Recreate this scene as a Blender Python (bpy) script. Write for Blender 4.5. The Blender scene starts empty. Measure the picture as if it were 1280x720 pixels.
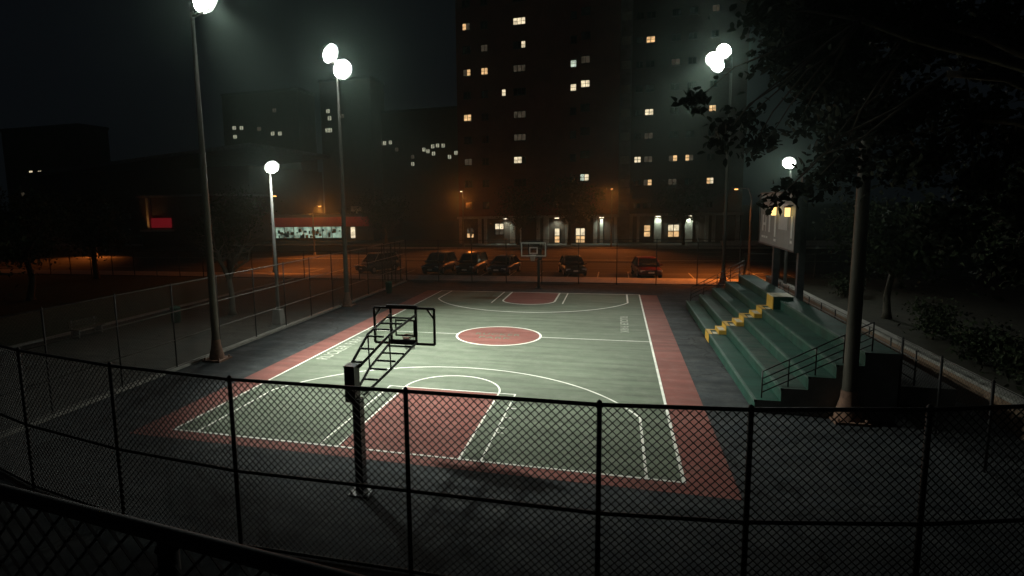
import bpy, math, random
import numpy as np
from mathutils import Vector, Matrix
random.seed(7); rng = np.random.default_rng(7)
R = math.radians
scn = bpy.context.scene
COL = scn.collection

# ------------------------------------------------------------------ helpers
class MB:
    def __init__(s): s.v=[]; s.f=[]; s.sm=[]; s.mi=[]; s.m=0
    def add(s, vs, fs, smooth=False):
        o=len(s.v); s.v+= [tuple(map(float,p)) for p in vs]
        for f in fs: s.f.append([i+o for i in f]); s.sm.append(smooth); s.mi.append(s.m)
        return s
    def box(s, c, d, rz=0, taper=1.0):
        x,y,z=[k/2 for k in d]; cs,sn=math.cos(rz),math.sin(rz); vs=[]
        for zz,t in((-z,1),(z,taper)):
            for xx,yy in((-x,-y),(x,-y),(x,y),(-x,y)):
                xx*=t; yy*=t
                vs.append((c[0]+xx*cs-yy*sn, c[1]+xx*sn+yy*cs, c[2]+zz))
        return s.add(vs,[(3,2,1,0),(4,5,6,7),(0,1,5,4),(1,2,6,5),(2,3,7,6),(3,0,4,7)])
    def b2(s, a, b):   # box from min corner to max corner
        return s.box([(a[i]+b[i])/2 for i in range(3)],[abs(b[i]-a[i]) for i in range(3)])
    def tube(s, pts, r, n=8, smooth=True, cap=True, ref=None):
        pts=[Vector(p) for p in pts]
        if not hasattr(r,'__len__'): r=[r]*len(pts)
        vs=[]; N=len(pts); prev=None
        for i,p in enumerate(pts):
            t=(pts[min(i+1,N-1)]-pts[max(i-1,0)])
            t=t.normalized() if t.length>1e-9 else Vector((0,0,1))
            a=prev if prev is not None else (Vector(ref) if ref else (Vector((1,0,0)) if abs(t.x)<.8 else Vector((0,1,0))))
            u=(a-t*a.dot(t)).normalized(); w=t.cross(u); prev=u
            for k in range(n):
                q=2*math.pi*(k+.5)/n
                vs.append(p+(u*math.cos(q)+w*math.sin(q))*r[i])
        fs=[(i*n+k,i*n+(k+1)%n,(i+1)*n+(k+1)%n,(i+1)*n+k) for i in range(N-1) for k in range(n)]
        s.add(vs,fs,smooth)
        if cap:
            o=len(s.v)-len(vs)
            s.f.append([o+k for k in range(n)][::-1]); s.sm.append(False); s.mi.append(s.m)
            s.f.append([o+(N-1)*n+k for k in range(n)]); s.sm.append(False); s.mi.append(s.m)
        return s
    def bar(s, p, q, w): return s.tube([p,q], w*.7071, 4, False)
    def lathe(s, c, prof, n=16, smooth=True):
        vs=[(c[0]+r*math.cos(2*math.pi*k/n), c[1]+r*math.sin(2*math.pi*k/n), c[2]+z) for r,z in prof for k in range(n)]
        P=len(prof)
        fs=[(i*n+k,i*n+(k+1)%n,(i+1)*n+(k+1)%n,(i+1)*n+k) for i in range(P-1) for k in range(n)]
        s.add(vs,fs,smooth); return s
    def disc(s, c, nrm, r, n=20, thick=.03):
        nrm=Vector(nrm).normalized(); c=Vector(c)
        return s.tube([c-nrm*thick/2,c+nrm*thick/2], r, n)
    def sheet(s, pts, z): return s.add([(x,y,z) for x,y in pts],[list(range(len(pts)))])
    def build(s, name, mat, parent=None, rel=False):
        me=bpy.data.meshes.new(name)
        vs=s.v
        if parent is not None and not rel:
            w=wloc(parent); vs=[(a-w[0],b-w[1],c-w[2]) for a,b,c in vs]
        me.from_pydata(vs,[],s.f)
        mats=mat if isinstance(mat,(list,tuple)) else [mat]
        for m in mats: me.materials.append(m)
        me.polygons.foreach_set('use_smooth',s.sm)
        me.polygons.foreach_set('material_index',s.mi)
        me.update()
        o=bpy.data.objects.new(name,me); COL.objects.link(o)
        if parent is not None: o.parent=parent
        return o
def wloc(o):
    w=Vector((0,0,0))
    while o is not None: w+=o.location; o=o.parent
    return w
def thing(name,label,cat,loc=(0,0,0),group=None,rz=0):
    o=bpy.data.objects.new(name,None); COL.objects.link(o); o.location=loc; o.rotation_euler=(0,0,rz)
    o.empty_display_size=.2
    return tag(o,label,cat,group)
def tag(o,label,cat,group=None):
    o['label']=label; o['category']=cat
    if group: o['group']=group
    return o
def struct(o): o['kind']='structure'; return o
def copy_tree(o,parent=None):
    c=o.copy(); COL.objects.link(c)
    if parent is not None: c.parent=parent
    for ch in list(o.children): copy_tree(ch,c)
    return c

def mat(name,col,rough=.7,metal=0,var=.25,scale=3,bump=0,bscale=40,spec=.5,col2=None,stretch=None):
    m=bpy.data.materials.new(name); m.use_nodes=True
    nt=m.node_tree; N=nt.nodes; L=nt.links; b=N['Principled BSDF']
    b.inputs['Roughness'].default_value=rough; b.inputs['Metallic'].default_value=metal
    b.inputs['Specular IOR Level'].default_value=spec
    tc=N.new('ShaderNodeTexCoord'); mp=N.new('ShaderNodeMapping'); L.new(tc.outputs['Object'],mp.inputs[0])
    if stretch: mp.inputs['Scale'].default_value=stretch
    n=N.new('ShaderNodeTexNoise'); n.inputs['Scale'].default_value=scale; n.inputs['Detail'].default_value=6; n.inputs['Roughness'].default_value=.65
    L.new(mp.outputs[0],n.inputs['Vector'])
    r=N.new('ShaderNodeValToRGB'); L.new(n.outputs['Fac'],r.inputs[0])
    c2=col2 if col2 else [min(1,c*(1+var)) for c in col]
    c1=[c*(1-var) for c in col] if not col2 else col
    r.color_ramp.elements[0].position=.32; r.color_ramp.elements[1].position=.68
    r.color_ramp.elements[0].color=(*c1,1); r.color_ramp.elements[1].color=(*c2,1)
    L.new(r.outputs[0],b.inputs['Base Color'])
    if bump:
        n2=N.new('ShaderNodeTexNoise'); n2.inputs['Scale'].default_value=bscale; n2.inputs['Detail'].default_value=4
        L.new(mp.outputs[0],n2.inputs['Vector'])
        bp=N.new('ShaderNodeBump'); bp.inputs['Strength'].default_value=bump; bp.inputs['Distance'].default_value=.02
        L.new(n2.outputs['Fac'],bp.inputs['Height']); L.new(bp.outputs[0],b.inputs['Normal'])
    m['ramp']=r.name
    return m
def emis(name,col,strength,scale=0,contrast=.5,dark=.25):
    m=bpy.data.materials.new(name); m.use_nodes=True
    nt=m.node_tree; N=nt.nodes; L=nt.links; N.clear()
    out=N.new('ShaderNodeOutputMaterial'); e=N.new('ShaderNodeEmission'); L.new(e.outputs[0],out.inputs[0])
    e.inputs[0].default_value=(*col,1); e.inputs[1].default_value=strength
    if scale:
        tc=N.new('ShaderNodeTexCoord'); oi=N.new('ShaderNodeObjectInfo'); ad=N.new('ShaderNodeVectorMath'); ad.operation='ADD'
        ml=N.new('ShaderNodeMath'); ml.operation='MULTIPLY'; ml.inputs[1].default_value=93; L.new(oi.outputs['Random'],ml.inputs[0])
        L.new(tc.outputs['Object'],ad.inputs[0]); L.new(ml.outputs[0],ad.inputs[1])
        n=N.new('ShaderNodeTexNoise'); n.inputs['Scale'].default_value=scale; n.inputs['Detail'].default_value=3; L.new(ad.outputs[0],n.inputs['Vector'])
        mr=N.new('ShaderNodeMapRange'); L.new(n.outputs['Fac'],mr.inputs['Value'])
        mr.inputs['From Min'].default_value=.5-contrast/2; mr.inputs['From Max'].default_value=.5+contrast/2
        mr.inputs['To Min'].default_value=strength*dark; mr.inputs['To Max'].default_value=strength*1.15
        L.new(mr.outputs[0],e.inputs[1])
    return m

def painted(name,col,wear,wearcol,rough=.75,grain=.12,scuff=.35,st=(.25,2.2,.5,.80,1.16),crack=0):
    """sport-surface acrylic paint: fine grain, broad traffic blotches, small scuffs"""
    m=mat(name,col,rough,var=.10,scale=.35,bump=.25,bscale=90)
    nt=m.node_tree; N=nt.nodes; L=nt.links; b=N['Principled BSDF']
    base=b.inputs['Base Color'].links[0].from_socket
    tc=N.new('ShaderNodeTexCoord')
    n1=N.new('ShaderNodeTexNoise'); n1.inputs['Scale'].default_value=1.6; n1.inputs['Detail'].default_value=10; n1.inputs['Roughness'].default_value=.75
    L.new(tc.outputs['Object'],n1.inputs['Vector'])
    mr=N.new('ShaderNodeMapRange'); mr.inputs['From Min'].default_value=1-wear-.12; mr.inputs['From Max'].default_value=1-wear+.12
    mr.inputs['To Max'].default_value=scuff; L.new(n1.outputs['Fac'],mr.inputs['Value'])
    mx=N.new('ShaderNodeMix'); mx.data_type='RGBA'; L.new(mr.outputs[0],mx.inputs['Factor']); L.new(base,mx.inputs['A']); mx.inputs['B'].default_value=(*wearcol,1)
    # long faint streaks
    mp=N.new('ShaderNodeMapping'); mp.inputs['Scale'].default_value=(st[0],st[1],1); mp.inputs['Rotation'].default_value=(0,0,st[2]); L.new(tc.outputs['Object'],mp.inputs[0])
    n2=N.new('ShaderNodeTexNoise'); n2.inputs['Scale'].default_value=1.1; n2.inputs['Detail'].default_value=7; L.new(mp.outputs[0],n2.inputs['Vector'])
    mr2=N.new('ShaderNodeMapRange'); mr2.inputs['From Min'].default_value=.3; mr2.inputs['From Max'].default_value=.7; mr2.inputs['To Min'].default_value=st[3]; mr2.inputs['To Max'].default_value=st[4]
    L.new(n2.outputs['Fac'],mr2.inputs['Value'])
    n3=N.new('ShaderNodeTexNoise'); n3.inputs['Scale'].default_value=45; n3.inputs['Detail'].default_value=3; L.new(tc.outputs['Object'],n3.inputs['Vector'])
    mr3=N.new('ShaderNodeMapRange'); mr3.inputs['To Min'].default_value=1-grain; mr3.inputs['To Max'].default_value=1+grain; L.new(n3.outputs['Fac'],mr3.inputs['Value'])
    mu=N.new('ShaderNodeMath'); mu.operation='MULTIPLY'; L.new(mr2.outputs[0],mu.inputs[0]); L.new(mr3.outputs[0],mu.inputs[1])
    vm=N.new('ShaderNodeVectorMath'); vm.operation='SCALE'; L.new(mx.outputs['Result'],vm.inputs[0]); L.new(mu.outputs[0],vm.inputs['Scale'])
    if crack:
        nd=N.new('ShaderNodeTexNoise'); nd.inputs['Scale'].default_value=.9; nd.inputs['Detail'].default_value=6; L.new(tc.outputs['Object'],nd.inputs['Vector'])
        sc_=N.new('ShaderNodeVectorMath'); sc_.operation='SCALE'; sc_.inputs['Scale'].default_value=1.6; L.new(nd.outputs['Color'],sc_.inputs[0])
        ad=N.new('ShaderNodeVectorMath'); ad.operation='ADD'; L.new(tc.outputs['Object'],ad.inputs[0]); L.new(sc_.outputs[0],ad.inputs[1])
        vo=N.new('ShaderNodeTexVoronoi'); vo.feature='DISTANCE_TO_EDGE'; vo.inputs['Scale'].default_value=crack; L.new(ad.outputs[0],vo.inputs['Vector'])
        mc=N.new('ShaderNodeMapRange'); mc.inputs['From Min'].default_value=.001; mc.inputs['From Max'].default_value=.008; mc.inputs['To Min'].default_value=.3; L.new(vo.outputs['Distance'],mc.inputs['Value'])
        v2=N.new('ShaderNodeVectorMath'); v2.operation='SCALE'; L.new(vm.outputs[0],v2.inputs[0]); L.new(mc.outputs[0],v2.inputs['Scale']); L.new(v2.outputs[0],b.inputs['Base Color'])
    else: L.new(vm.outputs[0],b.inputs['Base Color'])
    return m

def brickmat(name,c1,c2,mortar,scale=1.0,bw=.22,bh=.075,rough=.85):
    m=bpy.data.materials.new(name); m.use_nodes=True
    nt=m.node_tree; N=nt.nodes; L=nt.links; b=N['Principled BSDF']; b.inputs['Roughness'].default_value=rough
    tc=N.new('ShaderNodeTexCoord'); sp=N.new('ShaderNodeSeparateXYZ'); L.new(tc.outputs['Object'],sp.inputs[0])
    ad=N.new('ShaderNodeMath'); ad.operation='ADD'; L.new(sp.outputs[0],ad.inputs[0]); L.new(sp.outputs[1],ad.inputs[1])
    cb=N.new('ShaderNodeCombineXYZ'); L.new(ad.outputs[0],cb.inputs[0]); L.new(sp.outputs[2],cb.inputs[1])
    br=N.new('ShaderNodeTexBrick'); L.new(cb.outputs[0],br.inputs['Vector'])
    br.inputs['Color1'].default_value=(*c1,1); br.inputs['Color2'].default_value=(*c2,1); br.inputs['Mortar'].default_value=(*mortar,1)
    br.inputs['Scale'].default_value=scale; br.inputs['Brick Width'].default_value=bw; br.inputs['Row Height'].default_value=bh; br.inputs['Mortar Size'].default_value=.008
    n=N.new('ShaderNodeTexNoise'); n.inputs['Scale'].default_value=.4; n.inputs['Detail'].default_value=6; L.new(tc.outputs['Object'],n.inputs['Vector'])
    mr=N.new('ShaderNodeMapRange'); mr.inputs['To Min'].default_value=.65; mr.inputs['To Max'].default_value=1.3; L.new(n.outputs['Fac'],mr.inputs['Value'])
    vm=N.new('ShaderNodeVectorMath'); vm.operation='SCALE'; L.new(br.outputs['Color'],vm.inputs[0]); L.new(mr.outputs[0],vm.inputs['Scale'])
    L.new(vm.outputs[0],b.inputs['Base Color'])
    return m

M={}
M['asphalt']=painted('court_asphalt_mat',(.024,.028,.031),.46,(.062,.065,.063),.8,.45,.75,(.3,1.3,1.2,.6,1.35),.16)
M['road']=painted('road_asphalt',(.050,.048,.046),.4,(.085,.08,.075),.5,.25,.6,(.02,.8,0,.45,1.35))
M['path']=painted('park_paving',(.055,.057,.050),.45,(.085,.085,.075),.85,.25,.6,(.25,2.2,.5,.75,1.2),.22)
M['green']=painted('green_court_paint',(.088,.106,.076),.43,(.138,.148,.118),.78,.12,.6,(.25,2.0,.25,.72,1.22))
for _k in('asphalt','road','path'):
    _b=M[_k].node_tree.nodes['Principled BSDF']; _b.inputs['Specular IOR Level'].default_value=.22; _b.inputs['Roughness'].default_value=.92
M['red']=painted('red_court_paint',(.150,.052,.043),.43,(.175,.095,.08),.78,.12,.55,(.3,2.0,.25,.74,1.2))
for _k in('green','red','bgreen'):
    if _k in M: M[_k].node_tree.nodes['Principled BSDF'].inputs['Specular IOR Level'].default_value=.22
M['line']=painted('white_line_paint',(.62,.62,.56),.36,(.35,.36,.30),.7,.08,.7)
M['faintline']=painted('worn_white_paint',(.34,.36,.30),.45,(.14,.16,.115),.7,.08,.9)
M['conc']=mat('concrete',(.33,.32,.29),.9,var=.22,scale=1.5,bump=.3)
M['concdark']=mat('grey_concrete',(.20,.20,.19),.9,var=.25,scale=1.2,bump=.3)
M['kerb']=mat('kerb_stone',(.36,.35,.31),.9,var=.25,scale=2.5,bump=.3)
M['soil']=mat('soil',(.035,.035,.022),.95,var=.4,scale=1.1,bump=.5,bscale=12)
M['grass']=mat('lawn_grass',(.035,.055,.022),.95,var=.45,scale=2.0,bump=.8,bscale=30)
M['black']=mat('black_paint',(.014,.014,.014),.42,var=.3,scale=4)
M['vinyl']=mat('black_vinyl_wire',(.012,.012,.012),.6,var=.2,scale=4)
M['galv']=mat('galvanised_steel',(.21,.20,.18),.55,metal=.35,var=.3,scale=3)
M['polesteel']=mat('weathered_pole_steel',(.095,.088,.070),.55,metal=.2,var=.35,scale=1.5,bump=.2,bscale=25,stretch=(1,1,.25))
M['rust']=mat('rusty_base_steel',(.19,.105,.07),.8,var=.4,scale=6,bump=.3)
M['bgreen']=painted('green_bleacher_paint',(.014,.052,.038),.40,(.045,.060,.053),.65,.15,.55,(.4,1.6,0,.7,1.25))
M['bworn']=painted('worn_bleacher_tread',(.020,.050,.038),.5,(.060,.068,.061),.7,.2,.8,(.3,2.4,0,.7,1.3))
for _k in('bgreen','bworn'): M[_k].node_tree.nodes['Principled BSDF'].inputs['Specular IOR Level'].default_value=.2
M['bedge']=mat('lit_bleacher_edge',(.022,.070,.052),.6,scale=2.2,col2=(.080,.110,.095),spec=.25)  # paler green puts the light caught along plank edges into the nosing colour
M['yellow']=mat('yellow_step_paint',(.48,.27,.035),.6,scale=3.2,col2=(.62,.38,.06),bump=.2)
M['cream']=mat('worn_step_top',(.50,.47,.36),.7,var=.25,scale=5)
M['frame']=mat('hoop_frame_paint',(.020,.021,.021),.38,var=.4,scale=5)
M['rim']=mat('rim_orange',(.16,.035,.015),.5,var=.3,scale=8)
M['net']=mat('net_cord',(.55,.55,.5),.9,var=.1)
M['white']=mat('white_enamel',(.72,.72,.68),.5,var=.1)
M['board']=mat('scoreboard_face',(.25,.28,.28),.55,var=.12,scale=1.2)
M['boardlight']=mat('scoreboard_pale',(.68,.72,.72),.5,var=.1)
M['boardmid']=mat('scoreboard_window',(.48,.53,.55),.4,var=.12)
M['steelblue']=mat('scoreboard_post_steel',(.075,.085,.095),.5,metal=.2,var=.3)
M['brick']=brickmat('tower_brick',(.21,.068,.052),(.165,.055,.042),(.17,.13,.11))
M['brick2']=brickmat('grey_brown_brick',(.085,.055,.042),(.065,.045,.036),(.10,.09,.08))
M['wallbrick']=brickmat('low_wall_brick',(.30,.19,.115),(.24,.145,.09),(.19,.17,.14),bw=.24,bh=.085)
M['bark']=mat('bark',(.085,.072,.052),.95,var=.4,scale=5,bump=.8,bscale=14,stretch=(1,1,.3))
M['palebark']=mat('pale_bark',(.22,.20,.155),.95,scale=3,col2=(.12,.105,.08),bump=.6,bscale=12)
M['roof']=mat('roofing',(.05,.048,.045),.9,var=.2)
M['frameb']=mat('window_frame_bronze',(.03,.025,.02),.5,var=.2)
M['redsign']=mat('red_fascia',(.32,.022,.02),.5,var=.2,scale=.6)
M['bin']=mat('bin_green',(.03,.13,.085),.5,var=.3)
M['housing']=mat('lamp_housing',(.11,.11,.10),.45,metal=.3,var=.2)
M['tyre']=mat('tyre_rubber',(.012,.012,.012),.85,var=.2)
M['chrome']=mat('wheel_alloy',(.45,.45,.46),.3,metal=.9,var=.1)
M['headlamp']=mat('headlamp_glass',(.55,.58,.60),.12,var=.1,spec=.9)
M['tail']=mat('tail_lamp_red',(.28,.012,.012),.2,var=.1)
M['plate']=mat('plate_white',(.6,.6,.55),.5,var=.05)
def glassmat(name,tint,refl=.12):
    m=bpy.data.materials.new(name); m.use_nodes=True; nt=m.node_tree; N=nt.nodes; L=nt.links; N.clear()
    out=N.new('ShaderNodeOutputMaterial'); mx=N.new('ShaderNodeMixShader'); t=N.new('ShaderNodeBsdfTransparent'); g=N.new('ShaderNodeBsdfGlossy'); fr=N.new('ShaderNodeFresnel')
    fr.inputs[0].default_value=1.45; t.inputs[0].default_value=(*tint,1); g.inputs['Roughness'].default_value=.05
    L.new(fr.outputs[0],mx.inputs[0]); L.new(t.outputs[0],mx.inputs[1]); L.new(g.outputs[0],mx.inputs[2]); L.new(mx.outputs[0],out.inputs[0]); return m
M['acrylic']=glassmat('clear_acrylic',(.93,.95,.93))
M['darkglass']=mat('dark_window_glass',(.012,.014,.016),.08,var=.2,spec=.8)
M['autoglass']=mat('car_glass',(.010,.012,.014),.06,var=.1,spec=.9)
M['warmwin']=emis('lit_window_warm',(1,.62,.28),1.1,1.3,.5,.3)
M['palewin']=emis('lit_window_pale',(1,.84,.55),1.25,1.2,.5,.35)
M['coolwin']=emis('lit_window_cool',(.85,1,.80),.9,1.2,.5,.25)
M['dimwin']=emis('lit_window_dim',(1,.8,.55),.055,1.6,.4,.2)
M['fardim']=emis('far_window_light',(.95,.95,.68),.5,1.3,.5,.2)
M['shop']=emis('shop_interior_glow',(.62,.90,.68),.48,.8,.34,.05)
M['redlit']=emis('red_lit_sign',(.62,.025,.04),.15)
M['lens']=emis('floodlight_lens',(.93,1,.93),55)
M['parklens']=emis('park_lamp_lens',(.95,1,.95),55)
M['sodlens']=emis('sodium_lens',(1,.45,.12),3)
M['paleens']=emis('street_lamp_lens',(1,.85,.6),3)
M['amber']=emis('amber_lamp_glass',(1,.66,.22),1.9)
def leafmat(name,c1,c2):
    m=mat(name,c1,.7,var=.3,scale=1.3,col2=c2,spec=.15); return m
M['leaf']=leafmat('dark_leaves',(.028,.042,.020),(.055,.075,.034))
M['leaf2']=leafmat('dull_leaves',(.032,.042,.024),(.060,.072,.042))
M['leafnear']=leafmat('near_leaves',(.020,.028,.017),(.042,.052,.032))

# ------------------------------------------------------------------ camera
CP=Vector((5.8822,-14.8125,6.9739))
def basis(p,y,r):
    cy,sy=math.cos(y),math.sin(y)
    f=Vector((sy*math.cos(p),cy*math.cos(p),-math.sin(p))); rt=Vector((cy,-sy,0)); up=rt.cross(f)
    c,s=math.cos(r),math.sin(r); return c*rt+s*up, -s*rt+c*up, f
r_,u_,f_=basis(.128184,-.286743,-.021859)
cd=bpy.data.cameras.new('camera'); cam=bpy.data.objects.new('camera',cd); COL.objects.link(cam); scn.camera=cam
mw=Matrix((r_,u_,-f_)).transposed().to_4x4(); mw.translation=CP; cam.matrix_world=mw
cd.sensor_width=36; cd.lens=734.69/1280*36; cd.shift_x=85.529/1280; cd.shift_y=-10.455/1280
cd.clip_start=.05; cd.clip_end=3000

# ------------------------------------------------------------------ world: night sky with city glow
w=bpy.data.worlds.new('World'); scn.world=w; w.use_nodes=True
wn=w.node_tree; bg=wn.nodes['Background']
bg.inputs[0].default_value=(.72,.90,1.22,1); bg.inputs[1].default_value=.0030

# ------------------------------------------------------------------ ground layers
L_=30.34; HW=7.62
def layer(name,x0,x1,y0,y1,z0,z1,m):
    return struct(MB().b2((x0,y0,z0),(x1,y1,z1)).build(name,m))
struct(MB().sheet([(-590,-120),(420,-120),(420,590),(-590,590)],-.12).build('ground',M['soil']))
layer('court_asphalt',-12.45,17.0,-30,35.9,-.3,0,M['asphalt'])
layer('park_path',-60,-12.75,-30,35.9,-.3,-.004,M['path'])
layer('path_kerb',-12.75,-12.45,-4.6,35.6,-.3,.10,M['kerb'])
layer('sidewalk',-120,60,36.3,39.7,-.3,.06,M['conc'])
layer('sidewalk_kerb',-120,60,39.7,39.9,-.3,.06,M['kerb'])
layer('road',-200,120,39.9,74.5,-.3,-.05,M['road'])
layer('far_kerb',-34,60,74.5,74.75,-.3,.09,M['kerb'])
layer('far_sidewalk',-34,60,74.75,83.0,-.3,.08,M['concdark'])
layer('left_far_sidewalk',-120,-34,80.5,84.0,-.3,.10,M['conc'])
layer('left_far_road',-200,-34,74.5,80.5,-.3,-.045,M['road'])
layer('park_lawn',-60,-24.5,-30,35.9,-.3,.06,M['grass'])
layer('lawn_edging',-24.5,-24.2,-30,35.9,-.3,.09,M['kerb'])
struct(MB().add([(-33,75.5,.1),(-12,75.5,.1),(-20,82.5,.1),(-33,82.5,.1)],[(0,1,2,3)]).build('far_lawn',M['grass']))
layer('planting_ground',17.4,70,-10,35.6,-.3,.78,M['soil'])
# paint on the road
ml=MB()
for y in(45.2,57,62,68.5):
    if y in(57,):
        ml.b2((-110,y-.07,-.05),(60,y+.07,-.045)); ml.b2((-110,y+.2,-.05),(60,y+.34,-.045))
    else:
        x=-110
        while x<60: ml.b2((x,y-.07,-.05),(x+3,y+.07,-.045)); x+=9
for k in range(24): ml.b2((-26+k*2.75,39.95,-.05),(-25.9+k*2.75,45,-.045))
struct(ml.build('road_markings',M['faintline']))

# the court
layer('court_apron',-8.8,8.8,-.55,L_,-.02,.004,M['red'])
layer('court_surface',-HW,HW,0,L_,-.02,.008,M['green'])
Z=.012
def arc(cx,cy,r,a0,a1,n=48): return [(cx+r*math.cos(R(a0+(a1-a0)*i/n)),cy+r*math.sin(R(a0+(a1-a0)*i/n))) for i in range(n+1)]
mk=MB()
mk.sheet([(-1.83,.05),(1.83,.05),(1.83,5.79),(-1.83,5.79)],Z)
FL=L_-4.5
mk.sheet([(-1.83,L_-.05),(-1.83,FL+.6)]+[(1.83*math.cos(R(a)),FL+.6+ .0-1.55*math.sin(R(a))) for a in range(170,9,-10)]+[(1.83,FL+.6),(1.83,L_-.05)],Z)
struct(mk.build('painted_keys',M['red']))
struct(MB().sheet(arc(0,L_/2,2.2,0,360,64)[:-1],Z).build('centre_circle_paint',M['red']))
ln=MB()
def strip(pts,wd=.06,z=.016,closed=False):
    P=[Vector(p).to_2d() for p in pts]; n=len(P); vs=[]
    for i in range(n):
        a=P[(i-1)%n] if (closed or i>0) else P[i]; b=P[(i+1)%n] if (closed or i<n-1) else P[i]
        t=(b-a).normalized(); q=Vector((-t.y,t.x))*wd/2
        vs+=[(P[i].x+q.x,P[i].y+q.y,z),(P[i].x-q.x,P[i].y-q.y,z)]
    k=n if closed else n-1
    ln.add(vs,[(2*i,2*((i+1)%n),2*((i+1)%n)+1,2*i+1) for i in range(k)])
e=.0
zz=[.016]
def S(pts,wd=.06,closed=False):
    zz[0]+=.0004; strip(pts,wd,zz[0],closed)
S([(-HW,.03),(HW,.03)],.08); S([(-HW,L_-.03),(HW,L_-.03)],.10)
S([(-HW+.03,0),(-HW+.03,L_)],.08); S([(HW-.03,0),(HW-.03,L_)],.09)
S([(-HW,L_/2),(-2.2,L_/2)],.07); S([(2.2,L_/2),(HW,L_/2)],.07)
S(arc(0,L_/2,2.2,0,360,72)[:-1],.11,True)
# near half
S([(-1.83,0),(-1.83,5.79)]); S([(1.83,0),(1.83,5.79)]); S([(-2.44,0),(-2.44,5.79)],.055); S([(2.44,0),(2.44,5.79)],.055); S([(-2.47,5.79),(2.47,5.79)],.06)
S(arc(0,5.79,1.83,0,180),.07)
a0=math.degrees(math.acos(6.71/7.24))
S([(6.71,0)]+arc(0,1.6,7.24,a0,180-a0,80)+[(-6.71,0)],.075)
for x in(2.44,):
    for y in(2.1,2.5,3.4,4.3,5.1): S([(x,y),(x+.28,y)],.05)
# far half
S([(-1.83,L_),(-1.83,FL+.6)]+[(1.83*math.cos(R(a)),FL+.6-1.55*math.sin(R(a))) for a in range(175,4,-5)]+[(1.83,FL+.6),(1.83,L_)],.12)
S([(-2.44,L_),(-2.44,L_-5.2)],.09); S([(2.44,L_),(2.44,L_-4.9)],.09)
a1=math.degrees(math.acos(6.71/7.24))
S([(6.71,L_)]+[(x,L_-1.15-(y)) for x,y in arc(0,0,7.24,a1,180-a1,80)]+[(-6.71,L_)],.11)
struct(ln.build('court_lines',M['line']))
def lettering(txt,loc,rz,size,width,m,name,flat=True):
    cu=bpy.data.curves.new(name,'FONT'); cu.body=txt; cu.align_x='CENTER'; cu.align_y='CENTER'; cu.size=size; cu.offset=.012*size; cu.space_character=1.12
    o=bpy.data.objects.new(name,cu); COL.objects.link(o)
    bpy.context.view_layer.update()
    me=bpy.data.meshes.new_from_object(o.evaluated_get(bpy.context.evaluated_depsgraph_get()))
    xs=[v.co.x for v in me.vertices]; k=width/(max(xs)-min(xs))
    for v in me.vertices: v.co.x*=k
    COL.objects.unlink(o); bpy.data.objects.remove(o)
    me.materials.clear(); me.materials.append(m)
    q=bpy.data.objects.new(name,me); COL.objects.link(q); q.location=loc; q.rotation_euler=(0,0,rz); return q
struct(lettering('RUCKER PARK',(-7.0,11.15,.016),R(90),.82,4.7,M['faintline'],'court_lettering'))
struct(lettering('RUCKER PARK',(6.38,19.35,.016),R(-90),.62,4.5,M['faintline'],'court_lettering'))
struct(lettering('RUCKER',(-.1,L_/2+.25,.016),0,.62,2.4,M['green'],'centre_lettering'))
struct(lettering('PARK',(-.1,L_/2-.55,.016),0,.62,1.7,M['green'],'centre_lettering'))

# ------------------------------------------------------------------ chain-link fences
def fence(name,label,p0,p1,H,post_at,rails,cell,wr,m_post,m_mesh,pr=.035,rr=.025,z0=0.,m_rail=None,cap=.03,via=()):
    P=[Vector((*p,z0)) for p in (p0,*via,p1)]
    seg=[(P[k],(P[k+1]-P[k]).normalized(),(P[k+1]-P[k]).length) for k in range(len(P)-1)]
    t=thing(name,label,'fence',tuple((P[0]+P[-1])/2))
    def pos(sv):
        for a,d,l in seg:
            if sv<=l: return a+d*sv
            sv-=l
        return P[-1]
    for b in ([pos(sv) for sv in post_at] if post_at is not None else P):
        MB().tube([b,b+Vector((0,0,H+cap))],pr,8).lathe((b.x,b.y,b.z+H+cap),[(pr*1.15,0),(pr*.8,.04),(0.001,.06)],8).build('post',m_post,t)
    for z in rails:
        MB().tube([p+Vector((0,0,z)) for p in P],rr,8,ref=(0,0,1)).build('rail',m_rail or m_post,t)
    g=MB(); s0=0.
    for a0,d,Ln in seg:
        nrm=Vector((-d.y,d.x,0))
        for sgn in(1,-1):
            c=-H if sgn>0 else 0.; top=Ln if sgn>0 else Ln+H
            ph=(s0-(0 if sgn>0 else 0))%cell; c+= (cell-ph) - cell*math.floor(((-H if sgn>0 else 0))/cell)*0
            c=math.floor((c)/cell)*cell+(cell-ph)
            while c<top:
                z_0=max(0,-c) if sgn>0 else max(0,c-Ln); z_1=min(H,Ln-c) if sgn>0 else min(H,c)
                if z_1-z_0>.02:
                    a=a0+d*(c+sgn*z_0)+Vector((0,0,z_0)); b=a0+d*(c+sgn*z_1)+Vector((0,0,z_1))
                    off=nrm*(wr*.9*sgn)
                    g.tube([a+off,b+off],wr,3,False,False)
                c+=cell
        s0+=Ln
    g.build('chain_link_mesh',m_mesh,t)
    return t
NY=-3.1
fence('chain_link_fence','tall black chain-link fence across the foreground, between viewer and court',(-11.9,-3.05),(13.05,-3.35),3.6,
      None,[3.6,1.68,.06],.143,.011,M['vinyl'],M['vinyl'],.045,.036,via=((-8.3,-4.13),(-4.78,-4.80),(-1.47,-5.12),(2.24,-5.07),(5.66,-5.04),(8.0,-4.75),(10.66,-4.14)))
fence('chain_link_fence','long galvanised chain-link fence along the left side of the court',(-12.6,-3.0),(-12.6,35.4),3.75,
      [i*3.0+.05 for i in range(13)],[3.75,2.55,1.3,.1],.14,.0024,M['vinyl'],M['galv'],.032,.026,m_rail=M['galv'])
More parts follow.
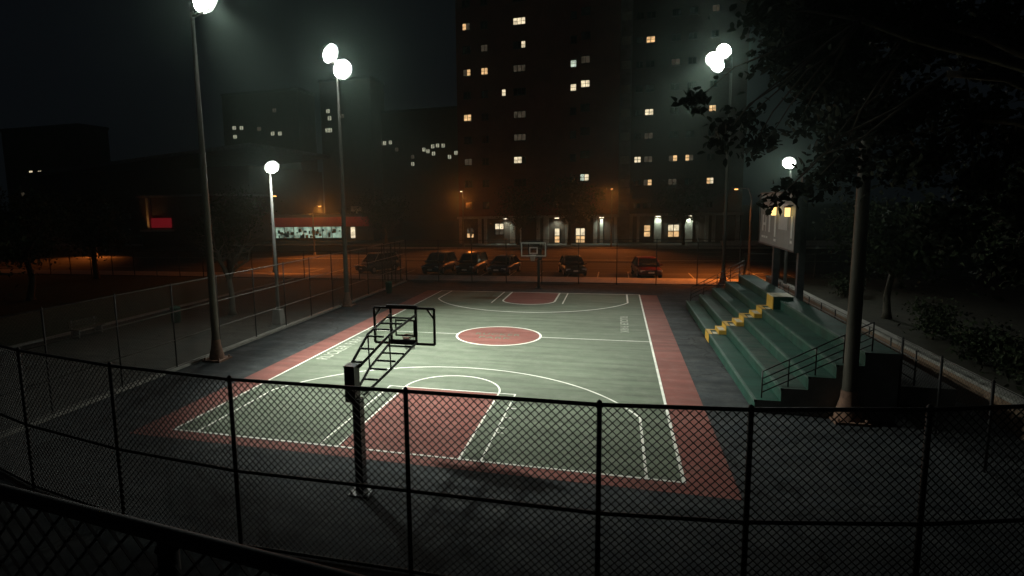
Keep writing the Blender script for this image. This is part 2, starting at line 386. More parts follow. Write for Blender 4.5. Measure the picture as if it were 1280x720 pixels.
fence('chain_link_fence','dark chain-link fence behind the far baseline, in front of the parked cars',(-12.6,35.55),(15.2,35.55),3.75,
      [i*3.08+.1 for i in range(10)],[3.75,1.9,.1],.16,.0028,M['black'],M['black'],.04,.025)
fence('chain_link_fence','lower dark fence between the park path and the street at left',(-58,35.75),(-12.9,35.75),2.7,
      [i*2.9+.1 for i in range(16)],[2.7,.1],.18,.003,M['black'],M['black'],.045,.028)
fence('chain_link_fence','dim chain-link fence running beside the dark foot of the right lamp pole',(14.85,-2.6),(14.85,7.6),2.3,
      [i*2.4+.2 for i in range(5)],[2.3,.05],.14,.0026,M['vinyl'],M['vinyl'],.035,.012)
fence('chain_link_fence','street fence behind the scoreboard and bleachers at the back right',(15.5,35.6),(48,35.6),2.6,
      [i*2.4+.1 for i in range(14)],[2.6,.1],.14,.0045,M['black'],M['black'],.04,.028)
fence('guard_fence','thick black guard rail with wide mesh in the near left corner',(-5.5,-11.95),(11,-13.75),1.0,
      [1.2,9.72,15.9],[1.0],.14,.008,M['vinyl'],M['vinyl'],.045,.035,z0=4.675,cap=-.06)
pl=thing('viewing_platform','concrete viewing platform under the near guard rail','platform',(3,-18,0))
MB().b2((-9,-30,4.4),(14,-13.9,4.7)).build('deck',M['concdark'],pl)
for x in(-7,2,12): MB().b2((x-.3,-15.6,0),(x+.3,-15,4.4)).build('pier',M['concdark'],pl)
# barbed wire / bent wires catching light in the left corner
wb=MB()
for pts in([(-11.3,NY-.02,3.0),(-11.55,NY-.1,2.55),(-11.2,NY-.1,2.4)],[(-11.25,NY-.03,2.65),(-11.4,NY-.06,2.1),(-11.1,NY-.05,1.75),(-10.5,NY-.08,.9),(-10.3,NY-.06,.35)]):
    wb.tube(pts,.006,4)
tag(wb.build('loose_wire',M['galv']),'loose bent wires hanging on the fence at the left corner','wire')

# gate frame by the far left corner
gt=thing('gate_frame','dark steel gate frame standing at the far left corner of the court','gate',(-13.4,37.0,0))
for x in(-14.9,-14.2,-13.3): MB().bar((x,36.2,0),(x,36.2,3.5),.09).build('post',M['black'],gt)
for z in(.9,2.1,3.4): MB().bar((-14.9,36.2,z),(-13.3,36.2,z),.06).build('rail',M['black'],gt)

# ------------------------------------------------------------------ basketball hoops
def hoop(loc,label,rz,near):
    t=thing('basketball_hoop',label,'basketball hoop',(0,0,0),'basketball hoops')
    F=M['frame']
    # local: pole at origin, board toward +Y 3.5 m
    MB().box((0,0,1.2),(.20,.24,2.4)).box((0,0,.02),(.5,.5,.04)).build('pole',F,t)
    bp=MB()
    for x in(-.19,.19):
        for y in(-.19,.19): bp.lathe((x,y,.04),[(.03,0),(.03,.07),(.001,.08)],6)
    bp.build('anchor_bolts',M['galv'],t)
    MB().box((-.13,0,2.76),(.26,.30,.86)).box((-.13,0,3.2),(.29,.33,.03)).build('upper_post',F,t)
    BY=3.50
    ar=MB()
    for x0,x1 in((-.22,-.46),(.02,.34)):
        ar.tube([(x0,.1,3.14),(x1*.75,1.5,3.62),(x1,BY-.08,3.80)],.036,6,False)
        ar.tube([(x0+.1,.1,2.46),(x1*.75+.06,1.4,2.74),(x1,BY-.08,2.98)],.036,6,False)
    ar.build('support_arm',F,t)
    for k in range(6):
        s=.06+k*.17
        for (z0,z1,z2,dx) in((3.14,3.62,3.80,0),(2.46,2.74,2.98,.05)):
            y=.1+s*(BY-.3)
            zz_=z0+(z1-z0)*min(1,s/.42) if s<.42 else z1+(z2-z1)*(s-.42)/.58
            xa=-.22+dx*(1-s)*2+(-.46+.22-.0)*s; xb=.02+dx*(1-s)*2+(.34-.02)*s
            MB().bar((xa,y,zz_),(xb,y,zz_),.045).build('cross_rung',F,t)
    vb=MB()
    for x0,x1 in((-.22,-.46),(.02,.34)):
        vb.bar((x1*.75,1.5,3.62),(x1*.75+.06,1.4,2.74),.03)
    vb.build('brace',F,t)
    fr=MB()
    X0,X1,Z0,Z1=-.98,.88,2.92,3.98
    for a,b in(((X0,Z0),(X1,Z0)),((X0,Z1),(X1,Z1)),((X0,Z0),(X0,Z1)),((X1,Z0),(X1,Z1)),((-.46,Z0),(-.46,Z1)),((.32,Z0),(.32,Z1))):
        fr.bar((a[0],BY-.04,a[1]),(b[0],BY-.04,b[1]),.062)
    for a,b in(((X1-.22,Z1),(X1,Z1-.3)),((X0+.22,Z1),(X0,Z1-.3))): fr.bar((a[0],BY-.05,a[1]),(b[0],BY-.05,b[1]),.05)
    fr.box((-.07,BY-.13,Z1+.06),(.95,.10,.09)); fr.box((-.07,BY-.09,2.98),(.82,.09,.12))
    fr.build('backboard_frame',F,t)
    MB().box(((X0+X1)/2,BY+.012,(Z0+Z1)/2),(X1-X0-.06,.016,Z1-Z0-.06)).build('backboard',M['acrylic'],t)
    mk=MB()
    def rect(x0,x1,z0,z1,wd):
        yb=BY+.026
        for a,b in(((x0,z0,x1,z0+wd)),((x0,z1-wd,x1,z1)),((x0,z0+wd,x0+wd,z1-wd)),((x1-wd,z0+wd,x1,z1-wd))) if False else ():
            pass
        for (a,b,c,d) in((x0,z0,x1,z0+wd),(x0,z1-wd,x1,z1),(x0,z0+wd,x0+wd,z1-wd),(x1-wd,z0+wd,x1,z1-wd)):
            mk.b2((a,yb-.004,b),(c,yb,d))
    if not near: rect(X0,X1,Z0,Z1,.085)
    rect(-.36,.26,3.12,3.62,.075 if not near else .05)
    mk.build('backboard_marking',M['white'] if not near else M['frame'],t)
    cx,cy,cz=-.05,BY+.42,3.05
    ring=[(cx+.228*math.cos(a),cy+.228*math.sin(a),cz) for a in [2*math.pi*k/24 for k in range(25)]]
    MB().tube(ring,.014 if near else .02,6,cap=False).box((cx,BY+.12,cz-.03),(.14,.22,.07)).build('rim',M['rim'] if near else M['white'],t)
    nt=MB()
    for k in range(12):
        a=2*math.pi*k/12
        for sg in(1,-1):
            pts=[]
            for j in range(5):
                aa=a+sg*j*math.pi/12*1.0; rr=.225-.095*(j/4)**.7
                pts.append((cx+rr*math.cos(aa),cy+rr*math.sin(aa),cz-.02-.10*j))
            nt.tube(pts,.006 if near else .012,4,cap=False)
    nt.build('net',M['net'],t)
    t.location=loc; t.rotation_euler=(0,0,rz); return t
hoop((0,-2.35,0),'near basketball hoop seen from behind, black pole and open ladder-like arms',0,True)
hoop((-.08,L_+2.35,0),'far basketball hoop with white-edged backboard before the back fence',R(180),False)

# ------------------------------------------------------------------ floodlight poles
def flood_head(parent,c,aim,rad=.46,lit=True):
    c=Vector(c); d=Vector(aim)-c; d.z=0; d.normalize(); d.z=-.50; d.normalize()
    b=MB(); b.tube([c-d*.55,c-d*.42,c-d*.10,c+d*.04,c+d*.20],[.16,.26,rad*.93,rad+.03,rad+.05],20,cap=False)
    b.disc(c-d*.54,d,.16,16,.02); b.tube([c-d*.3+Vector((0,0,-.05)),c-d*.3+Vector((0,0,-.62))],.03,6)
    for sg in(-1,1):
        sd=d.cross(Vector((0,0,1))).normalized()*sg*(rad+.06); b.tube([c-d*.28+Vector((0,0,-.60)),c-d*.05+sd*.9+Vector((0,0,-.35)),c+sd],.025,5)
    h=b.build('floodlight',M['housing'],parent)
    MB().disc(c+d*.02,d,rad,24,.03).build('lens',M['lens'] if lit else M['darkglass'],h)
    return c+d*.22,d
def spot(name,loc,aim,power,angle,blend,col,rad=.3,parent=None):
    l=bpy.data.lights.new(name,'SPOT'); l.energy=power; l.spot_size=R(angle); l.spot_blend=blend; l.color=col; l.shadow_soft_size=rad
    o=bpy.data.objects.new(name,l); COL.objects.link(o); o.location=loc
    o.rotation_euler=(Vector(aim)-Vector(loc)).to_track_quat('-Z','Y').to_euler()
    return o
FC=(.95,1.0,.89)
def flood_pole(x,y,h,heads,label,r0=.2,r1=.085,power=0,lit=True,aims=None,angle=95,foot=M['rust'],rad=.60):
    t=thing('floodlight_pole',label,'floodlight',(x,y,0),'floodlight poles round the court')
    MB().tube([(x,y,.05),(x,y,1.2),(x,y,h*.55),(x,y,h)],[r0,r0*.9,(r0+r1)/2*.95,r1],14).build('pole',M['polesteel'],t)
    b=MB(); b.box((x,y,.04),(.95,.95,.08)); b.lathe((x,y,.08),[(r0*1.75,0),(r0*1.7,.12),(r0*1.12,.62),(r0,.9)],14)
    b.build('base_flange',foot,t)
    bt=MB()
    for sx in(-.38,.38):
        for sy in(-.38,.38): bt.lathe((x+sx,y+sy,.08),[(.045,0),(.045,.09),(.001,.1)],6)
    bt.build('anchor_bolts',foot,t)
    zs=[p[2] for p,_ in heads]; xs=[p[0] for p,_ in heads]; ys=[p[1] for p,_ in heads]
    ca=MB(); ca.tube([(x,y,h-.3),(x,y,max(zs)-.5)],[r1,r1*.8],10)
    for p,a in heads:
        ca.bar((x,y,p[2]-.66),(p[0],p[1],p[2]-.66),.10)
    ca.build('crossarm',M['housing'],t)
    for p,a in heads:
        q,d=flood_head(t,p,a,rad=rad,lit=lit)
        if lit and power: spot('flood_lamp',q,a,power,angle,1.0,FC)
    return t
P1=flood_pole(-11.86,7.8,15.4,[((-11.1,7.5,15.9),(-1.2,7.0,0)),((-11.6,8.6,16.3),(-1.2,12.5,0))],'rust-footed floodlight pole nearest at left, its lamps at the top edge of the photo',power=30000,angle=65)
P2=flood_pole(-12.23,22.48,15.6,[((-12.75,22.4,17.15),(2.5,17.5,0)),((-11.85,22.4,16.05),(-2.5,15,0))],'second tall floodlight pole on the left, standing at the far end of the fence line',power=13500,angle=64)
P5=flood_pole(14.3,37.15,16.6,[((13.35,37.0,17.3),(1,24,0)),((13.75,37.0,18.3),(1,18,0)),((13.0,37.0,17.75),(0,13,0))],'tall floodlight pole behind the far end of the green bleachers',power=9500,r0=.17,r1=.08,angle=46,rad=.52)
P4=flood_pole(12.9,5.6,15.0,[((12.5,5.3,15.9),(0,6,0)),((12.5,6.3,15.9),(0,14,0))],'dark unlit floodlight pole beside the near end of the bleachers',lit=False,r0=.22,r1=.13)

def park_lamp(x,y,h,label,aim,power,footh=.9):
    t=thing('park_lamp',label,'lamp post',(x,y,0),'thin park lamp posts')
    MB().tube([(x,y,footh*.8),(x,y,h*.35),(x,y,h)],[.12,.10,.06],10).build('pole',M['concdark'],t)
    MB().box((x,y,footh/2),(.62,.62,footh),taper=.72).build('concrete_foot',M['conc'],t)
    d=(Vector(aim)-Vector((x,y,h))).normalized(); d.z=-.35; d.normalize()
    c=Vector((x,y,h+.28))+Vector((d.x,d.y,0))*.45
    hd=MB().tube([c-d*.42,c-d*.28,c-d*.02],[.14,.26,.46],16).tube([(x,y,h),(c-d*.2)],.05,6).build('lamp_head',M['housing'],t)
    MB().disc(c+d*.02,d,.37,20,.03).build('lens',M['parklens'],hd)
    spot('park_lamp_light',c+d*.10,aim,power,150,1.0,FC,.25)
    return t
park_lamp(-13.59,15.85,9.0,'thin pale lamp post on a concrete foot outside the left fence',(-10,13,0),1050)
park_lamp(17.1,30.3,8.9,'thin lamp post lit above the scoreboard, behind the bleachers',(12,22,0),800)

# ------------------------------------------------------------------ bleachers
bl=thing('bleachers','green stepped bleachers with a yellow stair up the middle','bleachers',(12,15.6,0))
BX,BR,BH,BY0,BY1=10.3,.755,.43,5.75,25.6
for i in range(5):
    x0=BX+BR*i; x1=BX+BR*5+.15
    q=MB(); q.m=0; z=BH*(i+1); zb=BH*i
    vs=[(x0,BY0,zb),(x0,BY1,zb),(x0,BY1,z),(x0,BY0,z),(x1,BY0,z),(x1,BY1,z),(x1,BY0,zb),(x1,BY1,zb)]
    q.add(vs,[(0,3,2,1),(6,7,5,4)]); 
    q.m=1; q.add(vs,[(3,4,5,2)])
    q.m=2; q.add(vs,[(0,6,4,3),(1,2,5,7)])
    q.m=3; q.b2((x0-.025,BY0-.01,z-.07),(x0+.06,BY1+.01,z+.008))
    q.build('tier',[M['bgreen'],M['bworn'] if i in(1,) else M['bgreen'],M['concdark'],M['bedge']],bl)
st=MB(); sy0,sy1=15.6,16.75
for i in range(4):
    x0=BX+BR*i; zt=BH*(i+1); xn=x0+BR
    st.m=0; st.b2((x0-.030,sy0,BH*i+(.0 if i==0 else BH*.45)),(x0-.012 if i==0 else x0-.010,sy1,zt+.014))          # painted riser
    st.b2((x0-.030,sy0,zt+.002),(x0+.15,sy1,zt+.014)); st.b2((x0+.15,sy1-.17,zt+.002),(xn-.34,sy1,zt+.014))       # nosing and edge band
    if i<3:
        st.b2((xn-.34,sy0,zt),(xn-.004,sy1,zt+BH*.45)); 
        st.m=1; st.b2((xn-.30,sy0+.10,zt+BH*.45),(xn-.05,sy1-.30,zt+BH*.45+.006))
    st.m=1; st.b2((x0+.2,sy0+.08,zt+.002),(xn-.37,sy0+.55,zt+.009))
x0=BX+BR*4; zt=BH*4
st.m=0; st.b2((x0-.34,sy0,zt),(x0-.30,sy1,zt+.60))
st.m=2; st.b2((x0-.30,sy0,zt),(x0+.52,sy1,zt+.60))
st.m=1; st.b2((x0-.35,sy0-.01,zt+.60),(x0+.53,sy1+.01,zt+.625))
st.build('yellow_stair',[M['yellow'],M['cream'],M['bgreen']],bl)
def handrail(y,label):
    t=thing('handrail',label,'handrail',(BX+.3,y,0),'bleacher end handrails')
    n=5; xs=[BX+.25+BR*i for i in range(n)]; zs=[BH*(i+1) for i in range(n)]
    for x,z in zip(xs,zs): MB().tube([(x,y,z-.0),(x,y,z+.92)],.022,8).build('post',M['black'],t)
    for k,h in enumerate((.92,.68,.45,.22)):
        MB().tube([(xs[0],y,zs[0]+h-.04),(xs[0]+.06,y,zs[0]+h),(xs[-1],y,zs[-1]+h)],.02,8).build('rail',M['black'],t)
    return t
handrail(BY0+.25,'black sloping handrail at the near end of the green bleachers')
handrail(BY1-.2,'black sloping handrail at the far end of the green bleachers')
# raised walkway behind the bleachers and its railing
layer('rear_walkway',14.24,16.6,7.6,27,-.1,.62,M['concdark'])
rr=thing('railing','long dark railing on the walkway behind the bleachers','railing',(15.5,16,.62))
for k in range(11): MB().tube([(15.5,7.8+k*1.9,.62),(15.5,7.8+k*1.9,1.85)],.025,8).build('post',M['black'],rr)
for z in(1.83,1.5,1.15,.8): MB().tube([(15.5,7.7,z),(15.5,26.9,z)],.022,8).build('rail',M['galv'],rr)
wl=thing('brick_wall','low brown brick wall with pale coping behind the right lamp pole','wall',(17.2,15,0))
MB().b2((17.0,4.2,0),(17.4,35.2,.88)).build('wall',M['wallbrick'],wl)
MB().b2((16.95,4.15,.88),(17.45,35.25,.98)).build('coping',M['kerb'],wl)

# ------------------------------------------------------------------ scoreboard
sb=thing('scoreboard','pale grey scoreboard on two dark posts behind the bleachers','scoreboard',(14.25,20.5,0))
MB().b2((14.2,17.35,4.32),(14.4,24.6,7.15)).build('panel',M['board'],sb)
fr=MB()
for a,b in(((17.25,4.25),(24.7,4.32)),((17.25,7.15),(24.7,7.22)),((17.25,4.32),(17.35,7.15)),((24.6,4.32),(24.7,7.15))): fr.b2((14.16,a[0],a[1]),(14.43,b[0],b[1]))
fr.build('frame',M['steelblue'],sb)
pn=MB()
pn.b2((14.188,18.7,5.25),(14.2,20.4,6.6)); pn.build('score_window',M['boardmid'],sb)
for y0,y1,z0,z1 in((23.75,24.0,5.0,5.95),(23.1,23.3,5.0,5.95),(23.3,23.75,5.35,5.5),(22.2,22.5,5.0,5.95),(20.95,21.25,4.8,5.95),(17.8,18.05,4.9,6.0),(23.2,23.55,4.62,4.74),(23.65,24.1,4.62,4.74),(22.7,23.05,4.62,4.74),(20.85,21.3,4.55,4.68),(17.75,18.1,4.65,4.78)):
    MB().b2((14.186,y0,z0),(14.198,y1,z1)).build('score_mark',M['boardlight'],sb)
for y in(22.3,17.6): MB().b2((14.44,y-.14,0),(14.74,y+.14,7.9 if y<20 else 7.0)).build('post',M['steelblue'],sb)
for y in(20.6,17.95):
    b=MB().b2((13.98,y-.06,6.5),(14.2,y+.06,6.56)).b2((13.86,y-.17,6.42),(14.1,y+.17,6.5)).build('lamp',M['housing'],sb)
    MB().b2((13.89,y-.14,5.98),(14.07,y+.14,6.42)).build('lamp_glass',M['amber'],b)

# ------------------------------------------------------------------ litter bins
def bin_(x,y,h,r,label):
    t=thing('litter_bin',label,'litter bin',(x,y,0),'green litter bins')
    MB().lathe((x,y,0),[(.001,.02),(r*.85,.02),(r,h*.85),(r*1.05,h*.86),(r*1.05,h*.9)],14).build('drum',M['bin'],t)
    MB().lathe((x,y,0),[(r*1.05,h*.9),(r*.9,h*.96),(r*.45,h),(r*.4,h*.97),(.001,h*.97)],14).build('lid',M['bin'],t)
bin_(-11.5,28.6,.95,.28,'small green litter bin at the far left corner of the court')
bin_(-20.4,15.1,1.05,.32,'green litter bin on the park path beyond the left fence')

# ------------------------------------------------------------------ park bench beyond left fence
def bench(x,y,label):
    t=thing('park_bench',label,'bench',(x,y,0))
    s=MB()
    for k in range(4): s.box((x-.2+k*.13,y,.46),(.10,1.9,.04))
    s.build('seat',M['bark'],t)
    s=MB()
    for k in range(3): s.box((x-.3-.02*k,y,.6+.14*k),(.04,1.9,.10))
    s.build('backrest',M['bark'],t)
    for yy in(-.75,.75): MB().box((x-.02,y+yy,.22),(.46,.08,.44)).box((x-.33,y+yy,.5),(.05,.08,.9)).build('leg',M['concdark'],t)
bench(-22.9,11.0,'wooden park bench beside the bin beyond the left fence')

# ------------------------------------------------------------------ trees
def leafmesh(name,centres,spread,n,size,m,parent,seed,shape='quad',droop=.3):
    g=np.random.default_rng(seed); C=np.array(centres); k=g.integers(0,len(C),n)
    P=C[k]+g.normal(0,1,(n,3))*np.array(spread)*(.45+.55*g.random((n,1)))
    nr=g.normal(0,1,(n,3)); nr[:,2]=np.abs(nr[:,2])*.8+.2; nr/=np.linalg.norm(nr,axis=1)[:,None]
    a=g.normal(0,1,(n,3)); a[:,2]-=droop; a-=nr*(a*nr).sum(1)[:,None]; a/=np.linalg.norm(a,axis=1)[:,None]
    b=np.cross(nr,a); s=size*(.55+.75*g.random((n,1)))
    if shape=='quad':
        prof=[(-.5,0,0),(0,.28,.05),(.5,0,-.06),(0,-.28,.05)]; faces=[(0,1,2),(0,2,3)]
    else:
        prof=[(-.5,0,0),(-.22,.25,.05),(.10,.27,.07),(.5,0,-.09),(.10,-.27,.07),(-.22,-.25,.05)]; faces=[(0,1,2,3),(0,3,4,5)]
    V=np.stack([P+a*s*x+b*s*y+nr*s*z for x,y,z in prof],1).reshape(-1,3); q=len(prof)
    w_=wloc(parent); V-=np.array(w_)
    base=(np.arange(n)*q)[:,None]
    nf=len(faces); fl=len(faces[0])
    loops=np.stack([base+np.array(f) for f in faces],1).reshape(-1)
    me=bpy.data.meshes.new(name); me.vertices.add(n*q); me.vertices.foreach_set('co',V.astype(np.float32).ravel())
    me.loops.add(len(loops)); me.loops.foreach_set('vertex_index',loops.astype(np.int32))
    me.polygons.add(n*nf); me.polygons.foreach_set('loop_start',(np.arange(n*nf)*fl).astype(np.int32))
    me.update(calc_edges=True); me.validate()
    me.materials.append(m); o=bpy.data.objects.new(name,me); COL.objects.link(o); o.parent=parent; return o
def branch(mb,p,q,r0,r1,g,wob=.08,n=5,sides=7):
    p=Vector(p); q=Vector(q); L=(q-p).length; pts=[]; rs=[]
    for i in range(n+1):
        t=i/n; o=Vector(g.normal(0,1,3))*wob*L*(math.sin(math.pi*t))*.35; o.z+=.10*L*math.sin(math.pi*t)*.5
        pts.append(p.lerp(q,t)+o); rs.append(r0+(r1-r0)*t)
    mb.tube(pts,rs,sides); return pts
def tree(name,label,base,fork,tips,r,nleaf,size,m,bark,seed,spread=(.8,.8,.6),twigs=4,group=None,shape='quad',cat='tree'):
    g=np.random.default_rng(seed); t=thing(name,label,cat,base,group); tk=MB()
    b=Vector(base); f=Vector(fork)
    mid=b.lerp(f,.5)+Vector((g.normal()*.12,g.normal()*.12,0))
    tk.tube([b,b+Vector((0,0,.35)),mid,f],[r*1.5,r*1.08,r*.9,r*.72],10)
    cs=[]
    for tip in tips:
        tip=Vector(tip); pts=branch(tk,f-Vector((0,0,.1)),tip,r*.55,r*.12,g)
        for k in range(twigs):
            s=pts[2+int(g.integers(0,len(pts)-2))]; d=Vector(g.normal(0,1,3)); d.z=abs(d.z)*.5+.05
            e_=Vector(s)+d.normalized()*(tip-f).length*(.22+.25*g.random())
            branch(tk,s,e_,r*.16,r*.03,g,n=3,sides=5); cs.append(tuple(e_))
        cs.append(tuple(tip)); cs.append(tuple(pts[-2]))
    tk.build('trunk',bark,t)
    if nleaf: leafmesh('crown',cs,spread,nleaf,size,m,t,seed+1,shape)
    return t
def crown_tips(c,rad,n,seed):
    g=np.random.default_rng(seed); out=[]
    for k in range(n):
        d=g.normal(0,1,3); d/=np.linalg.norm(d); out.append(tuple(np.array(c)+d*np.array(rad)*(.55+.45*g.random())))
    return out
# overhanging tree at the right
ot=[]
def at(u,v,t):
    d=r_*((u+85.53-640)/734.69)+u_*(-(v+10.455-360)/734.69)+f_
    return tuple(CP+d*t)
near_c=[at(*p) for p in((868,128,11.0),(905,165,11.5),(930,150,12),(940,185,12),(962,172,12.4),(900,178,11.6),(1000,150,12.6),(1035,185,13),(985,236,12.2),(966,252,12.0),(1004,240,12.5),
      (1010,30,13),(1005,90,12.8),(1045,60,13),(1050,110,13),(1040,150,13.4),(1090,40,13.2),(1100,90,13.5),(1105,150,13.8),(1150,60,13),(1160,120,13.5),(1170,190,13.8),(1210,60,13),(1220,140,13.4),(1225,220,13.6),(1265,90,13),(1270,180,13.2),(1275,260,13.2),(1120,210,14.5),(1080,5,12.5),(1170,5,12.6),(1250,10,12.6),(1050,-60,13),(1180,-70,13),(1200,290,14),(1260,330,14),(1330,200,13),(1330,60,13),(1340,320,13.5),(1035,20,12.6),(960,15,12.3),(975,70,12.6),(1060,200,14.2))]
T=thing('overhanging_tree','large dark tree whose leafy branches hang over the top right corner','tree',(17.0,-3.2,0))
g=np.random.default_rng(11); tk=MB(); fk=Vector((16.6,-3.0,6.2))
tk.tube([(17.0,-3.2,0),(17.0,-3.2,.5),(16.8,-3.1,3.5),fk],[.62,.45,.38,.33],12)
limbs=[]
for tip in((10.2,-1.6,10.2),(12,.5,10.6),(13.5,1.5,8.6),(14.5,-2.2,11.5),(11.0,-3.0,8.9),(15.5,1.2,11)):
    limbs+=branch(tk,fk,tip,.2,.05,g,n=7)
for c in near_c:
    s=min(limbs,key=lambda p:(Vector(p)-Vector(c)).length); branch(tk,s,c,.035,.008,g,n=4,sides=5)
tk.build('trunk',M['bark'],T)
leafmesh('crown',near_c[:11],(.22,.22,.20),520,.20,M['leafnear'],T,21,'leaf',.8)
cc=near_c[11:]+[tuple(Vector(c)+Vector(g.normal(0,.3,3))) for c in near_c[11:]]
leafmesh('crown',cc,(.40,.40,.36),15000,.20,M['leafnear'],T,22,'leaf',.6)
# trees behind the brick wall (right)
for i,(x,y,h,rw,lab) in enumerate(((19.0,19.3,7.0,2.6,'slim pale-trunked tree just behind the brick wall'),(22,11,8,3.4,'dark leafy tree behind the brick wall at the right edge'),(26.5,22,9,4,'broad dark tree in the middle of the right planting'),(24,31,6.2,3.6,'dark tree by the street behind the scoreboard'),(33,14,9.5,4.5,'tall dark tree farthest right in the planting'))):
    tree('leafy_tree',lab,(x,y,.75),(x+.1,y,.75+h*.33),crown_tips((x+.3,y,h*.72),(rw,rw,h*.30),9,40+i),.16 if i==0 else .24,5500,.26,M['leaf'],M['palebark'] if i==0 else M['bark'],60+i,(.9,.9,.7),group='trees in the right planting')
for i,(x,y,lab) in enumerate(((18.6,10.5,'shrub leaning over the brick wall nearest the viewer'),(18.9,14.6,'shrub behind the brick wall beside the pale trunk'),(19.5,26.5,'shrub behind the far part of the brick wall'),(18.3,7.0,'small shrub at the near end of the brick wall'))):
    tree('shrub',lab,(x,y,.75),(x,y,1.0),crown_tips((x,y,1.7),(.9,1.2,.6),8,80+i),.05,1400,.16,M['leaf'],M['bark'],90+i,(.35,.35,.3),3,'shrubs behind the brick wall',cat='shrub')
# bare forked tree left
def bare(name,label,base,h,r,seed,m,fork=.45,spread=1.8,n=6,cat='tree'):
    g=np.random.default_rng(seed); t=thing(name,label,cat,base); tk=MB(); b=Vector(base); f=b+Vector((-.1,0,h*fork))
    tk.tube([b,b+Vector((0,0,.3)),b.lerp(f,.6)+Vector((.08,0,0)),f],[r*1.7,r*1.1,r*.95,r*.85],10)
    for k in range(n):
        a=2*math.pi*k/n+g.random(); e_=f+Vector((math.cos(a)*spread*(.5+.6*g.random()),math.sin(a)*spread*(.5+.6*g.random()),h*(1-fork)*(.55+.5*g.random())))
        pts=branch(tk,f-Vector((0,0,.1)),e_,r*.55,r*.12,g,.15)
        for j in range(5):
            s=Vector(pts[1+j%4+1]); d=Vector(g.normal(0,1,3)); d.z=abs(d.z)
            q=s+d.normalized()*spread*(.35+.5*g.random()); p2=branch(tk,s,q,r*.2,r*.05,g,.12,4,5)
            for jj in range(3):
                d2=Vector(g.normal(0,1,3)); d2.z=abs(d2.z)*.7; branch(tk,p2[2+jj%3],Vector(p2[2+jj%3])+d2.normalized()*spread*.3,r*.07,r*.02,g,.1,3,4)
    tk.build('trunk',m,t); return t
bare('bare_tree','bare forked tree with pale trunk on the park path beyond the left fence',(-18.46,18.1,0),5.6,.2,5,M['palebark'],.42,2.0)
# dark trees in the left lawn
for i,(x,y,cz,rw,rh,lab) in enumerate(((-45.6,33,6.0,3.6,3.2,'dark tree in front of the lit street patch at far left'),(-39,20.5,5.8,4.2,3.2,'round dark tree on the lawn at the left edge, left of the lit street patch'),(-26.5,5.5,4.6,2.6,2.6,'dark tree at the left edge nearest the viewer'),(-29.6,33,5.6,2.8,2.6,'dark tree behind the bare tree left of the court'))):
    tree('leafy_tree',lab,(x,y,0),(x,y,cz-rh*.75),crown_tips((x,y,cz),(rw,rw,rh),11,140+i),.26,6500,.30,M['leaf'],M['bark'],160+i,(1.0,1.0,.8),group='trees on the left lawn')
# street trees before the tower
tree('leafy_tree','round-crowned street tree in front of the tower entrance',(-1.3,80.5,.1),(-1.2,80.5,3.6),crown_tips((-1,80.5,7.6),(4.3,3,3.6),16,301),.24,9500,.30,M['leaf2'],M['bark'],302,(1.0,.9,.8))
tree('leafy_tree','thin-leaved street tree left of the round-crowned one',(-9.4,80.5,.1),(-9.3,80.5,2.6),crown_tips((-9.3,80.5,6.6),(3.8,3,3.4),14,311),.2,5200,.26,M['leaf2'],M['bark'],312,(.9,.8,.8))
tree('leafy_tree','street tree before the right wing of the tower block',(15.6,80.0,.1),(15.6,80,3.2),crown_tips((15.6,80,6.8),(3.2,2.5,2.8),11,321),.18,4200,.28,M['leaf2'],M['bark'],322,(.9,.8,.8))
bare('bare_tree','small bare tree on the far lawn left of the tower',(-17.0,79.5,.1),4.2,.12,15,M['bark'],.35,1.6)
tree('leafy_tree','broad dark tree on the far pavement beside the red shop',(-33,82,.1),(-33,82,3),crown_tips((-33,82,6.5),(5,3,3.4),12,331),.25,6500,.32,M['leaf'],M['bark'],332,(1.1,1,.8))

# ------------------------------------------------------------------ buildings
def window(b,x,z,wd,h,y,panes,mats,depth=.12):
    f=MB(); t=.07
    f.b2((x-wd/2,y-.10,z-h/2),(x+wd/2,y-.02,z-h/2+t)); f.b2((x-wd/2,y-.10,z+h/2-t),(x+wd/2,y-.02,z+h/2))
    for k in range(panes+1):
        xx=x-wd/2+(wd-t)*k/panes; f.b2((xx,y-.10,z-h/2+t),(xx+t,y-.02,z+h/2-t))
    f.b2((x-wd/2-.08,y-.16,z-h/2-.09),(x+wd/2+.08,y-.004,z-h/2-.004))
    fo=f.build('window',M['frameb'],b)
    for k in range(panes):
        x0=x-wd/2+(wd-t)*k/panes+t; x1=x-wd/2+(wd-t)*(k+1)/panes
        m=mats[k%len(mats)]
        p=MB()
        if m is M['darkglass'] or m is M['dimwin']:
            p.b2((x0,y-.06,z-h/2+t),(x1,y-.035,z+h/2-t))
        else:
            mid=z-h/2+t+(h-2*t)*.5
            p.b2((x0,y-.06,z-h/2+t),(x1,y-.035,mid-.03)); p.b2((x0,y-.06,mid+.03),(x1,y-.035,z+h/2-t))
        p.build('pane',m,fo)
W_,P_,C_,D_,K_=M['warmwin'],M['palewin'],M['coolwin'],M['dimwin'],M['darkglass']
def zr(k): return 6.6+3.66*k
tA=thing('apartment_tower','tall dark brick apartment tower with scattered lit windows behind the street','building',(-7,92,0))
MB().b2((-20.2,84.0,4.7),(6.1,100,54)).build('wall',M['brick'],tA)
litA={(0,8):[W_,D_],(0,6):[D_,W_],(0,4):[W_],(0,2):[D_],(1,6):[W_],(1,7):[D_],(2,8):[P_],(2,7):[K_,K_,P_],(2,6):[D_],(2,4):[D_],(2,3):[D_],(2,2):[P_,P_,K_],(3,5):[P_],(3,6):[C_],(4,5):[P_],(4,6):[D_],(4,1):[C_,P_],(5,5):[P_,K_]}
